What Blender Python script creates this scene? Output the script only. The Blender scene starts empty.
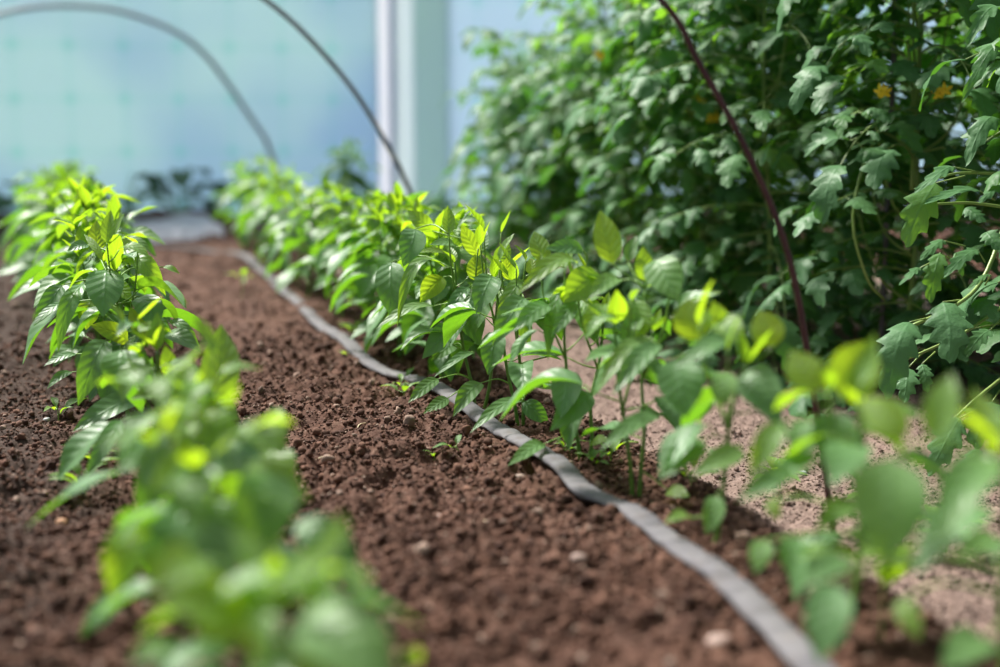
import bpy, math, random
import numpy as np
from mathutils import Vector

# ------------------------------------------------------------------ scene
S = bpy.context.scene
COL = S.collection
S.view_settings.view_transform = 'Standard'
S.view_settings.look = 'None'
S.view_settings.gamma = 1.0
S.view_settings.use_curve_mapping = False
S.view_settings.exposure = 0.43
S.cycles.use_denoising = True
S.cycles.max_bounces = 6
S.cycles.transparent_max_bounces = 6

# ------------------------------------------------------------------ camera (row direction is +Y, eye at 0.54 m)
F = 1388.9
EYE = 0.54
PIT = math.atan(209.5 / F)
YAW = -math.atan(420 / math.hypot(F, 209.5))
FW = np.array([-math.sin(YAW) * math.cos(PIT), math.cos(YAW) * math.cos(PIT), -math.sin(PIT)])
RT = np.array([math.cos(YAW), math.sin(YAW), 0.0])
UPV = np.cross(RT, FW)
O = np.array([0.0, 0.0, EYE])
cd = bpy.data.cameras.new('camera')
cam = bpy.data.objects.new('camera', cd)
COL.objects.link(cam)
cam.location = O
cam.rotation_euler = (math.pi / 2 - PIT, 0, YAW)
cd.sensor_width = 36
cd.lens = 50
cd.clip_start = .02
cd.dof.use_dof = True
cd.dof.focus_distance = 2.42
cd.dof.aperture_fstop = 1.55
S.camera = cam


def ray(x, y):
    return FW + RT * (x - 500) / F + UPV * (333.5 - y) / F


def ground(x, y, h=0.0):
    d = ray(x, y)
    return O + d * ((h - EYE) / d[2])


def at(x, y, depth):
    return O + ray(x, y) * depth


def depth_of(P):
    return float((np.array(P) - O) @ FW)


# ------------------------------------------------------------------ mesh accumulation
class Acc:
    def __init__(s):
        s.v, s.f, s.uv, s.c, s.n = [], [], [], [], 0

    def add(s, v, f, uv=None, c=(0, 0, 0)):
        v = np.asarray(v, float)
        s.v.append(v)
        s.f.append(np.asarray(f, int) + s.n)
        s.uv.append(np.zeros((len(v), 2)) if uv is None else uv)
        cc = np.ones((len(v), 4))
        cc[:, :3] = c
        s.c.append(cc)
        s.n += len(v)

    def build(s, name, mat, parent=None, origin=None, smooth=True):
        if not s.v:
            return None
        v = np.concatenate(s.v)
        if origin is not None:
            v = v - np.asarray(origin)
        k = s.f[0].shape[1]
        f = np.concatenate(s.f)
        uv = np.concatenate(s.uv)
        c = np.concatenate(s.c)
        me = bpy.data.meshes.new(name)
        me.vertices.add(len(v))
        me.vertices.foreach_set('co', v.ravel())
        me.loops.add(f.size)
        me.loops.foreach_set('vertex_index', f.ravel().astype(np.int32))
        me.polygons.add(len(f))
        me.polygons.foreach_set('loop_start', np.arange(0, f.size, k, dtype=np.int32))
        me.polygons.foreach_set('use_smooth', np.full(len(f), smooth, dtype=bool))
        me.update(calc_edges=True)
        ul = me.uv_layers.new(name='UVMap')
        ul.data.foreach_set('uv', uv[f.ravel()].ravel())
        ca = me.color_attributes.new('tint', 'FLOAT_COLOR', 'POINT')
        ca.data.foreach_set('color', c.ravel())
        me.validate()
        o = bpy.data.objects.new(name, me)
        COL.objects.link(o)
        if mat:
            me.materials.append(mat)
        if parent is not None:
            o.parent = parent
        return o


def norm(a):
    a = np.asarray(a, float)
    return a / max(np.linalg.norm(a), 1e-9)


def grid_faces(nu, nv, wrap=False):
    i = np.arange(nu - 1)[:, None]
    j = np.arange(nv if wrap else nv - 1)[None, :]
    j2 = (j + 1) % nv
    a = i * nv + j
    return np.stack([a, i * nv + j2, (i + 1) * nv + j2, (i + 1) * nv + j], -1).reshape(-1, 4)


def smooth_pts(pts, n):
    """Catmull-Rom through pts, n samples."""
    P = np.asarray(pts, float)
    if len(P) == 2:
        return P[0] + (P[1] - P[0]) * np.linspace(0, 1, n)[:, None]
    Q = np.vstack([2 * P[0] - P[1], P, 2 * P[-1] - P[-2]])
    out = []
    for t in np.linspace(0, len(P) - 1 - 1e-6, n):
        i = int(t)
        u = t - i
        a, b, c, d = Q[i], Q[i + 1], Q[i + 2], Q[i + 3]
        out.append(.5 * (2 * b + (c - a) * u + (2 * a - 5 * b + 4 * c - d) * u * u + (3 * b - a - 3 * c + d) * u ** 3))
    return np.array(out)


def tube(acc, pts, r0, r1=None, sides=7, c=(0, 0, 0), n=None, flat=None, cap=True):
    P = smooth_pts(pts, n) if n else np.asarray(pts, float)
    m = len(P)
    r = np.asarray(r0, float) if np.ndim(r0) else np.linspace(r0, r0 if r1 is None else r1, m)
    T = np.gradient(P, axis=0)
    T /= np.linalg.norm(T, axis=1)[:, None] + 1e-12
    ref = np.array([0, 0, 1.0]) if abs(T[0, 2]) < .9 else np.array([1.0, 0, 0])
    rings = []
    U = norm(np.cross(T[0], ref))
    for i in range(m):
        U = norm(U - T[i] * (U @ T[i]))
        V = np.cross(T[i], U)
        a = np.arange(sides) * 2 * math.pi / sides
        rings.append(P[i] + r[i] * (np.cos(a)[:, None] * U + np.sin(a)[:, None] * V * (flat or 1)))
    if cap:
        rings = [np.repeat(P[:1], sides, 0) + (rings[0] - P[0]) * .05] + rings + [np.repeat(P[-1:], sides, 0) + (rings[-1] - P[-1]) * .05]
        m += 2
    uv = np.stack(np.meshgrid(np.linspace(0, 1, m), np.linspace(0, 1, sides), indexing='ij'), -1).reshape(-1, 2)
    acc.add(np.concatenate(rings), grid_faces(m, sides, True), uv, c)


LUT = np.linspace(0, 1, 101)
_pp = LUT ** .62 * (1 - LUT) ** .95
_pp = _pp / _pp.max() * (1 - .22 * np.clip((LUT - .7) / .25, 0, 1))
_tt = LUT ** .5 * (1 - LUT) ** .8
_tt = _tt / _tt.max()
_rr = np.sqrt(np.clip(1 - (2 * LUT - 1) ** 2, 0, 1))
PROF = {'pepper': _pp, 'tomato': _tt, 'round': _rr}


def leaf(acc, P0, P1, N, W, arch=.12, fold=.25, curl=.0, young=.0, kind='pepper', nu=11, nv=5, wave=.05, rng=random, lobes=4, twist=0.0):
    """One blade from P0 to P1 whose upper face looks along N."""
    P0 = np.asarray(P0, float)
    P1 = np.asarray(P1, float)
    D = P1 - P0
    L = np.linalg.norm(D)
    if L < 1e-4:
        return
    t = D / L
    N = np.asarray(N, float)
    N = N - t * (N @ t)
    N = norm(N) if np.linalg.norm(N) > 1e-3 else norm(np.cross(t, [1, .3, 0]))
    Sd = np.cross(t, N)
    if kind == 'tomato':
        nu = 22
    u = np.linspace(0, 1, nu)[:, None]
    v = np.linspace(-1, 1, nv)[None, :]
    w = np.interp(u, LUT, PROF[kind]) * W / 2
    av = np.abs(v)
    fwd = 0
    if kind == 'tomato':
        ph = u * lobes + .15 * np.sign(v)
        fr = ph - np.floor(ph)
        cut = np.where(fr < .72, fr / .72, (1 - fr) / .28)
        edge = np.clip((av - .3) / .7, 0, 1) ** 1.5
        w = w * (1 - .48 * edge * (1 - cut) * np.clip(np.minimum(u * 8, (1 - u) * 6 + .3), 0, 1))
        fwd = .05 * L * edge * cut
    bend = arch * L * 4 * u * (1 - u) * (1 + .35 * (1 - 2 * u))
    dbd = np.gradient(bend[:, 0], u[:, 0] * L)[:, None]
    ang = np.arctan(dbd)
    Nu = N * np.cos(ang)[..., None] - t * np.sin(ang)[..., None]
    sgn = rng.uniform(-1, 1)
    tw = (u - .3) * twist
    lat = v * w * math.cos(fold * .8)
    hgt = av * w * math.tan(fold) - curl * (v ** 2) * w
    hgt = hgt + wave * W * av * np.sin(u * 9 + sgn * 3 + np.sign(v) * 1.3) * np.clip(w / (W / 2 + 1e-9), 0, 1)
    latr = lat * np.cos(tw) - hgt * np.sin(tw)
    hgt = lat * np.sin(tw) + hgt * np.cos(tw)
    lat = latr
    side = sgn * .05 * L * np.sin(u * math.pi)
    X = P0 + t * (u * L + fwd)[..., None] + N * (bend + 0 * v)[..., None] + Sd * (lat + side)[..., None] + Nu * hgt[..., None]
    uv = np.stack(np.broadcast_arrays(u + 0 * v, .5 + .5 * v + 0 * u), -1).reshape(-1, 2)
    acc.add(X.reshape(-1, 3), grid_faces(nu, nv)[:, ::-1], uv, (young, rng.random(), rng.random()))


# ------------------------------------------------------------------ materials
def nodes(name):
    m = bpy.data.materials.new(name)
    m.use_nodes = True
    nt = m.node_tree
    for n in list(nt.nodes):
        nt.nodes.remove(n)
    return m, nt


class NT:
    def __init__(s, nt):
        s.nt = nt

    def n(s, t, **k):
        o = s.nt.nodes.new(t)
        for a, b in k.items():
            setattr(o, a, b)
        return o

    def put(s, sock, v):
        if hasattr(v, 'is_linked') or isinstance(v, bpy.types.NodeSocket):
            s.nt.links.new(v, sock)
        else:
            sock.default_value = v

    def math(s, op, a, b=0.0, c=0.0, clamp=False):
        o = s.n('ShaderNodeMath', operation=op, use_clamp=clamp)
        for i, q in enumerate((a, b, c)):
            s.put(o.inputs[i], q)
        return o.outputs[0]

    def mix(s, f, a, b):
        o = s.n('ShaderNodeMix', data_type='RGBA')
        s.put(o.inputs[0], f)
        for i, q in ((6, a), (7, b)):
            s.put(o.inputs[i], q if not isinstance(q, tuple) else (*q, 1)[:4])
        return o.outputs[2]

    def noise(s, scale, detail=3, vec=None, rough=.55):
        o = s.n('ShaderNodeTexNoise')
        o.inputs['Scale'].default_value = scale
        o.inputs['Detail'].default_value = detail
        o.inputs['Roughness'].default_value = rough
        if vec is not None:
            s.put(o.inputs['Vector'], vec)
        return o.outputs['Fac']

    def ramp(s, f, a, b):
        o = s.n('ShaderNodeMapRange')
        s.put(o.inputs[0], f)
        o.inputs[1].default_value = a
        o.inputs[2].default_value = b
        return o.outputs[0]

    def bump(s, h, strength, dist=.01):
        o = s.n('ShaderNodeBump')
        o.inputs['Strength'].default_value = strength
        o.inputs['Distance'].default_value = dist
        s.put(o.inputs['Height'], h)
        return o.outputs[0]

    def bsdf(s, col, rough=.6, spec=.5, normal=None, **k):
        o = s.n('ShaderNodeBsdfPrincipled')
        s.put(o.inputs['Base Color'], col if not isinstance(col, tuple) else (*col, 1)[:4])
        s.put(o.inputs['Roughness'], rough)
        s.put(o.inputs['Specular IOR Level'], spec)
        if normal is not None:
            s.put(o.inputs['Normal'], normal)
        for a, b in k.items():
            s.put(o.inputs[a.replace('_', ' ')], b)
        return o.outputs[0]

    def out(s, sh):
        o = s.n('ShaderNodeOutputMaterial')
        s.nt.links.new(sh, o.inputs[0])


def mat_leaf(name, old, young, t_old, t_young, under, nveins, pucker, rough, trans, spec=.36, coat=0.0):
    m, nt = nodes(name)
    b = NT(nt)
    att = b.n('ShaderNodeAttribute', attribute_name='tint')
    sp = b.n('ShaderNodeSeparateColor')
    nt.links.new(att.outputs['Color'], sp.inputs[0])
    yg, rnd, rnd2 = sp.outputs[0], sp.outputs[1], sp.outputs[2]
    uvn = b.n('ShaderNodeUVMap', uv_map='UVMap')
    sx = b.n('ShaderNodeSeparateXYZ')
    nt.links.new(uvn.outputs[0], sx.inputs[0])
    u, v = sx.outputs[0], sx.outputs[1]
    av = b.math('ABSOLUTE', b.math('MULTIPLY_ADD', v, 2, -1))
    mid = b.math('SUBTRACT', 1, b.ramp(av, .02, .11), clamp=True)
    q = b.math('MULTIPLY', b.math('SUBTRACT', u, b.math('MULTIPLY', b.math('POWER', av, .8), .22)), nveins)
    pp = b.math('PINGPONG', q, .5)
    vein = b.math('SUBTRACT', 1, b.ramp(pp, .02, .13), clamp=True)
    veins = b.math('MAXIMUM', mid, b.math('MULTIPLY', vein, .55))
    base = b.mix(yg, old, young)
    dark = b.mix(b.math('MULTIPLY', rnd, .4), base, tuple(x * .6 for x in old))
    geo = b.n('ShaderNodeNewGeometry')
    tc = b.n('ShaderNodeTexCoord')
    mott = b.noise(90, 3, tc.outputs['Object'])
    base = b.mix(b.math('MULTIPLY', b.ramp(mott, .4, .7), .35), dark, tuple(min(1, x * 1.5) for x in old))
    base = b.mix(b.math('MULTIPLY', yg, .6), base, young)
    base = b.mix(b.math('MULTIPLY', veins, .28), base, tuple(min(1, x * 2.4 + .05) for x in old))
    base = b.mix(b.math('MULTIPLY', geo.outputs['Backfacing'], .6), base, under)
    h = b.math('ADD', b.math('MULTIPLY', b.math('SUBTRACT', pp, b.math('MULTIPLY', mid, .4)), 1.0), b.math('MULTIPLY', mott, pucker))
    nrm = b.bump(h, .38, .003)
    pr = b.bsdf(base, rough, spec, nrm, Coat_Weight=coat, Coat_Roughness=.4)
    tr = b.n('ShaderNodeBsdfTranslucent')
    tcol = b.mix(b.math('POWER', yg, .7), t_old, t_young)
    tcol = b.mix(b.math('MULTIPLY', veins, .3), tcol, tuple(x * .55 for x in t_old))
    nt.links.new(tcol, tr.inputs[0])
    nt.links.new(nrm, tr.inputs[1])
    mx = b.n('ShaderNodeMixShader')
    b.put(mx.inputs[0], b.math('MULTIPLY_ADD', yg, .36, trans))
    nt.links.new(pr, mx.inputs[1])
    nt.links.new(tr.outputs[0], mx.inputs[2])
    b.out(mx.outputs[0])
    return m


M_PEP = mat_leaf('pepper_leaf', (.075, .19, .066), (.34, .54, .02), (.22, .52, .015), (.54, .73, .02), (.17, .31, .13), 6.5, .5, .42, .36)
M_TOM = mat_leaf('tomato_leaf', (.044, .130, .044), (.14, .33, .04), (.13, .40, .03), (.34, .64, .03), (.12, .24, .11), 5, 1.3, .48, .24, .2)
M_DARK = mat_leaf('broad_leaf', (.03, .10, .055), (.10, .26, .05), (.07, .25, .04), (.2, .5, .05), (.10, .2, .12), 5, .8, .45, .2)


def mat_stem(name, a, c, rough=.45):
    m, nt = nodes(name)
    b = NT(nt)
    tc = b.n('ShaderNodeTexCoord')
    att = b.n('ShaderNodeAttribute', attribute_name='tint')
    sp = b.n('ShaderNodeSeparateColor')
    nt.links.new(att.outputs['Color'], sp.inputs[0])
    col = b.mix(b.math('MULTIPLY_ADD', b.noise(40, 3, tc.outputs['Object']), .5, b.math('MULTIPLY', sp.outputs[0], .5)), a, c)
    b.out(b.bsdf(col, rough, .5, b.bump(b.noise(200, 2, tc.outputs['Object']), .3, .002)))
    return m


M_PSTEM = mat_stem('pepper_stem', (.05, .13, .02), (.22, .40, .05))
M_TSTEM = mat_stem('tomato_stem', (.10, .20, .04), (.30, .40, .11))


def mat_plain(name, a, c, scale=20, rough=.6, bumpk=.3, spec=.4, bd=.003, detail=4, metal=0):
    m, nt = nodes(name)
    b = NT(nt)
    tc = b.n('ShaderNodeTexCoord')
    f = b.noise(scale, detail, tc.outputs['Object'])
    b.out(b.bsdf(b.mix(b.ramp(f, .3, .7), a, c), rough, spec, b.bump(f, bumpk, bd), Metallic=metal))
    return m


def mat_soil():
    m, nt = nodes('soil')
    b = NT(nt)
    tc = b.n('ShaderNodeTexCoord')
    P = tc.outputs['Object']
    att = b.n('ShaderNodeAttribute', attribute_name='tint')
    sp = b.n('ShaderNodeSeparateColor')
    nt.links.new(att.outputs['Color'], sp.inputs[0])
    n1 = b.noise(9, 4, P)
    n2 = b.noise(70, 5, P)
    n3 = b.noise(260, 3, P)
    bed = b.mix(b.ramp(n1, .3, .7), (.054, .0235, .0155), (.115, .055, .036))
    bed = b.mix(b.math('MULTIPLY', b.ramp(n2, .5, .75), .6), bed, (.21, .13, .095))
    bed = b.mix(b.math('MULTIPLY', b.ramp(n3, .35, .2), .5), bed, (.03, .015, .011))
    pat = b.mix(b.ramp(n1, .3, .7), (.155, .104, .086), (.225, .152, .127))
    pat = b.mix(b.math('MULTIPLY', b.ramp(n2, .45, .7), .5), pat, (.33, .24, .20))
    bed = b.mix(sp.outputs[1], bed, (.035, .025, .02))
    col = b.mix(sp.outputs[0], bed, pat)
    h = b.math('ADD', b.math('MULTIPLY', n2, .8), b.math('MULTIPLY', n3, .5))
    b.out(b.bsdf(col, .92, .2, b.bump(h, .9, .006)))
    return m


def mat_crumb():
    m, nt = nodes('soil_crumb')
    b = NT(nt)
    tc = b.n('ShaderNodeTexCoord')
    att = b.n('ShaderNodeAttribute', attribute_name='tint')
    sp = b.n('ShaderNodeSeparateColor')
    nt.links.new(att.outputs['Color'], sp.inputs[0])
    n2 = b.noise(120, 4, tc.outputs['Object'])
    bed = b.mix(sp.outputs[1], (.042, .018, .012), (.165, .082, .055))
    bed = b.mix(b.math('MULTIPLY', b.ramp(sp.outputs[2], .93, .97), .8), bed, (.34, .24, .19))
    pat = b.mix(sp.outputs[1], (.13, .086, .07), (.30, .215, .18))
    col = b.mix(sp.outputs[0], bed, pat)
    b.out(b.bsdf(col, .9, .25, b.bump(n2, .6, .003)))
    return m


M_SOIL = mat_soil()
M_CRUMB = mat_crumb()


# ------------------------------------------------------------------ setting: soil
def vnoise(x, y, seed):
    xi, yi = np.floor(x).astype(np.int64), np.floor(y).astype(np.int64)
    fx, fy = x - xi, y - yi
    fx, fy = fx * fx * (3 - 2 * fx), fy * fy * (3 - 2 * fy)

    def h(a, b_):
        k = (a * 374761393 + b_ * 668265263 + seed * 1442695041) & 0xffffffff
        k = ((k ^ (k >> 13)) * 1274126177) & 0xffffffff
        return ((k ^ (k >> 16)) & 0xffff) / 65535.0
    return (h(xi, yi) * (1 - fx) + h(xi + 1, yi) * fx) * (1 - fy) + (h(xi, yi + 1) * (1 - fx) + h(xi + 1, yi + 1) * fx) * fy


def clods(x, y, cell, seed):
    """rounded lumps, one per lattice cell, jittered in place and size"""
    X, Y = x / cell, y / cell
    xi, yi = np.floor(X).astype(np.int64), np.floor(Y).astype(np.int64)
    best = np.zeros_like(X)
    for dx in (-1, 0, 1):
        for dy in (-1, 0, 1):
            a, b_ = xi + dx, yi + dy

            def h(s_):
                k = (a * 374761393 + b_ * 668265263 + (seed + s_) * 1442695041) & 0xffffffff
                k = ((k ^ (k >> 13)) * 1274126177) & 0xffffffff
                return ((k ^ (k >> 16)) & 0xffff) / 65535.0
            r = .25 + .75 * h(3)
            d2 = ((X - a - h(1)) ** 2 + (Y - b_ - h(2)) ** 2) / (r * r * .8)
            best = np.maximum(best, r * np.sqrt(np.clip(1 - d2, 0, 1)))
    return best * cell


def sm(x, a, b_):
    t = np.clip((x - a) / (b_ - a), 0, 1)
    return t * t * (3 - 2 * t)


def path_mask(X, Y):
    e = .86 + .05 * (vnoise(Y * 4, Y * 0 + 3.3, 5) - .5) + .05 * (vnoise(X * 9, Y * 9, 8) - .5)
    return sm(X, e - .03, e + .09) * (1 - sm(X, 2.9, 3.1))


def base_height(X, Y):
    pm = path_mask(X, Y)
    h = -.065 * sm(X, .82, 1.0)
    h = h + .035 * sm(X, 1.4, 1.6)
    h = h + (vnoise(X * 3, Y * 3, 1) - .5) * .03 * (1 - .6 * pm) + (vnoise(X * 9, Y * 9, 2) - .5) * .018 * (1 - .6 * pm)
    return h


def soil_height(X, Y):
    pm = path_mask(X, Y)
    k = 1 - .62 * pm
    h = base_height(X, Y)
    h = h + k * (.55 * clods(X, Y, .05, 11) * (vnoise(X * 5, Y * 5, 4)) + .5 * clods(X + .3, Y, .022, 12)) + .45 * clods(X, Y + .2, .011, 13) * (.5 + .5 * k)
    return h


def fan(t0, t1, nt_, y0, y1, ny):
    T = np.linspace(t0, t1, nt_)
    Y = np.geomspace(y0 + .5, y1 + .5, ny) - .5
    YY, TT = np.meshgrid(Y, T, indexing='ij')
    return TT * (YY + .5), YY


def soil_patch(name, t0, t1, nt_, y0, y1, ny):
    X, Y = fan(t0, t1, nt_, y0, y1, ny)
    Z = soil_height(X, Y)
    a = Acc()
    a.add(np.stack([X, Y, Z], -1).reshape(-1, 3), grid_faces(ny, nt_)[:, ::-1])
    a.c[0][:, 0] = path_mask(X, Y).ravel()
    a.c[0][:, 1] = (.7 * (1 - sm(X + .12 * (vnoise(X * 7, Y * 7, 40) - .5), -.08, .06))).ravel()      # darker soil tone left of the left row
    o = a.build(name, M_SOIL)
    o['kind'] = 'structure'
    return o


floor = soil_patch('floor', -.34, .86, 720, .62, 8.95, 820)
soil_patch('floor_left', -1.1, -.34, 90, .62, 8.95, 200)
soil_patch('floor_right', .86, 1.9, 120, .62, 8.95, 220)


def soil_z(x, y):
    return float(base_height(np.array([x]), np.array([y]))[0])


# crumbs of soil lying on the surface
def ico(sub):
    import bmesh
    bm = bmesh.new()
    bmesh.ops.create_icosphere(bm, subdivisions=sub, radius=1)
    v = np.array([q.co[:] for q in bm.verts])
    f = np.array([[w.index for w in q.verts] for q in bm.faces])
    bm.free()
    return v, f


HP = [(215, 254), (238, 257), (261, 272), (284, 294), (310, 317), (333, 337), (363, 360), (395, 377), (437, 399), (474, 421), (500, 441), (528, 460), (562, 480), (585, 500), (625, 518),
      (659, 541), (672, 553), (708, 585), (745, 618), (783, 653), (830, 700)]
hp = [ground(x, y, .012) for x, y in HP]
hp = [np.array([hp[0][0] - .35, hp[0][1] + .28, .012]), np.array([hp[0][0] - .12, hp[0][1] + .12, .012])] + hp + [hp[-1] + np.array([.01, -.25, 0])]
C = smooth_pts(hp, 420)


def crumb_field():
    R = np.random.default_rng(5)
    a = Acc()
    for sub, n, r0, r1, y0, y1 in ((2, 9000, .003, .0095, 1.1, 3.6), (1, 75000, .0016, .0046, 1.3, 3.4), (1, 7000, .004, .011, 3.2, 6.6), (1, 9000, .003, .009, .7, 4.0)):
        v0, f0 = ico(sub)
        vs = []
        for k in range(8):
            d = 1 + .28 * np.sin(v0 @ R.normal(0, 2.2, 3) + R.uniform(0, 6)) + .24 * np.sin(v0 @ R.normal(0, 4.5, 3) + R.uniform(0, 6)) + R.normal(0, .07, len(v0))
            vs.append(v0 * d[:, None] * R.uniform(.7, 1.15, 3))
        y = y0 + (y1 - y0) * R.random(n) ** 1.25
        t = R.uniform(-.13, .80, n) if y0 != .7 else np.where(R.random(n) < .6, R.uniform(-.5, -.13, n), R.uniform(.8, 1.2, n))
        x = t * (y + .5)
        o_ = np.argsort(C[:, 1])
        free = np.abs(x - np.interp(y, C[o_, 1], C[o_, 0])) > .024
        x, y = x[free], y[free]
        n = len(x)
        r = r0 + (r1 - r0) * R.random(n) ** 2.6
        pm = path_mask(x, y)
        r = r * (1 - .45 * pm)
        z = soil_height(x, y) + r * .5
        V, FF, CC = [], [], []
        off = 0
        for i in range(n):
            ang = R.uniform(0, 6.28)
            c_, s_ = math.cos(ang), math.sin(ang)
            q = vs[i % 8] * r[i]
            V.append(np.stack([q[:, 0] * c_ - q[:, 1] * s_ + x[i], q[:, 0] * s_ + q[:, 1] * c_ + y[i], q[:, 2] * .85 + z[i]], -1))
            FF.append(f0 + off)
            off += len(v0)
        cc = np.stack([np.repeat(pm, len(v0)), np.repeat(R.random(n), len(v0)), np.repeat(R.random(n), len(v0))], -1)
        a.add(np.concatenate(V), np.concatenate(FF), None, cc)
    o = a.build('soil_crumbs', M_CRUMB)
    o['kind'] = 'stuff'
    o['label'] = 'loose brown crumbs of tilled soil covering the beds'
    o['category'] = 'soil'


crumb_field()

# ------------------------------------------------------------------ setting: end wall of the polytunnel
WALL_Y = 9.0


def wx(px, y=WALL_Y):
    d = ray(px, 150)
    return float(d[0] * y / d[1])


MESH = (wx(127) - wx(17)) / 2          # spacing of the green reinforcing threads in the film
OFX = -wx(17) + 40 * MESH
OFZ = -float(EYE + (124.5 - 49) / (F / math.cos(PIT)) * WALL_Y * .985) + 40 * MESH


def mat_film(name, a, c, low, grid=True, trans=.6):
    m, nt = nodes(name)
    b = NT(nt)
    tc = b.n('ShaderNodeTexCoord')
    P = tc.outputs['Object']
    sx = b.n('ShaderNodeSeparateXYZ')
    nt.links.new(P, sx.inputs[0])
    col = b.mix(b.ramp(b.noise(.55, 2, P), .35, .65), a, c)
    col = b.mix(b.math('MULTIPLY', b.ramp(b.noise(1.6, 2, P), .45, .75), .35), col, low)
    if grid:
        def line(s_, off):
            return b.math('SUBTRACT', 1, b.ramp(b.math('PINGPONG', b.math('ADD', s_, off), MESH / 2), .006, .016), clamp=True)
        lx, lz = line(sx.outputs[0], OFX), line(sx.outputs[2], OFZ)
        col = b.mix(b.math('MULTIPLY', b.math('MAXIMUM', lx, lz), .12), col, (.25, .62, .58))
        dx = b.math('MULTIPLY', b.math('SUBTRACT', 1, b.ramp(b.math('PINGPONG', b.math('ADD', sx.outputs[0], OFX), MESH / 2), .02, .04), clamp=True),
                    b.math('SUBTRACT', 1, b.ramp(b.math('PINGPONG', b.math('ADD', sx.outputs[2], OFZ), MESH / 2), .02, .04), clamp=True))
        col = b.mix(b.math('MULTIPLY', dx, .28), col, (.2, .6, .56))
    pr = b.bsdf(col, .35, .4, b.bump(b.noise(3, 3, P), .2, .02))
    tr = b.n('ShaderNodeBsdfTranslucent')
    nt.links.new(col, tr.inputs[0])
    mx = b.n('ShaderNodeMixShader')
    mx.inputs[0].default_value = trans
    nt.links.new(pr, mx.inputs[1])
    nt.links.new(tr.outputs[0], mx.inputs[2])
    b.out(mx.outputs[0])
    return m


def box_v(x0, x1, y0, y1, z0, z1):
    v = [(x, y, z) for x in (x0, x1) for y in (y0, y1) for z in (z0, z1)]
    f = [(0, 1, 3, 2), (4, 6, 7, 5), (0, 4, 5, 1), (2, 3, 7, 6), (0, 2, 6, 4), (1, 5, 7, 3)]
    return v, f


def box(acc, x0, x1, y0, y1, z0, z1, c=(0, 0, 0)):
    v, f = box_v(x0, x1, y0, y1, z0, z1)
    acc.add(v, f, None, c)


def struct(name, mat, *boxes):
    a = Acc()
    for q in boxes:
        box(a, *q)
    o = a.build(name, mat, smooth=False)
    o['kind'] = 'structure'
    return o


M_FILM = mat_film('tunnel_film', (.43, .54, .75), (.62, .74, .80), (.67, .79, .80))
M_FILM2 = mat_film('door_film', (.47, .58, .64), (.50, .61, .63), (.48, .6, .61), grid=False)
M_FILM3 = mat_film('tunnel_film_right', (.62, .71, .86), (.70, .79, .90), (.68, .78, .89))
xa, xb, xc, xd, xe = wx(379), wx(390), wx(396), wx(414), wx(449)
struct('wall_back', M_FILM, (-4.5, xa, WALL_Y, WALL_Y + .02, -.1, 3.6))
struct('door_1', M_FILM2, (xd, xe, WALL_Y + .02, WALL_Y + .04, -.1, 3.6))
struct('wall_back_right', M_FILM3, (xe, 9.5, WALL_Y, WALL_Y + .02, -.1, 3.6))
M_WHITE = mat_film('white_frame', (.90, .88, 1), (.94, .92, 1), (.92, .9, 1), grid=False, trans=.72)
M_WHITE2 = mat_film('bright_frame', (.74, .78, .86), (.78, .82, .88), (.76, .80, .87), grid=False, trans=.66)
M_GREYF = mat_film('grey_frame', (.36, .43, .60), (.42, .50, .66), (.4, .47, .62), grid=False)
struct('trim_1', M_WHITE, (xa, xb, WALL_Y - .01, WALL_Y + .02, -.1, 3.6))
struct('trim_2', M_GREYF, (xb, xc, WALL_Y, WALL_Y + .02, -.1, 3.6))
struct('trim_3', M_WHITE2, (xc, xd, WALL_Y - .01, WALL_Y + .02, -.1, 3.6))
M_GRASS = mat_plain('outside_grass', (.12, .26, .06), (.22, .38, .10), 2, .9)
struct('ground_outside', M_GRASS, (-30, 40, WALL_Y + .1, 60, -.2, -.12))


# ------------------------------------------------------------------ names and labels
def tag(o, label, cat, group=None):
    o['label'] = label
    o['category'] = cat
    if group:
        o['group'] = group
    return o


def empty(name, loc, label, cat, group=None):
    o = bpy.data.objects.new(name, None)
    o.empty_display_size = .05
    COL.objects.link(o)
    o.location = loc
    return tag(o, label, cat, group)


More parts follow.
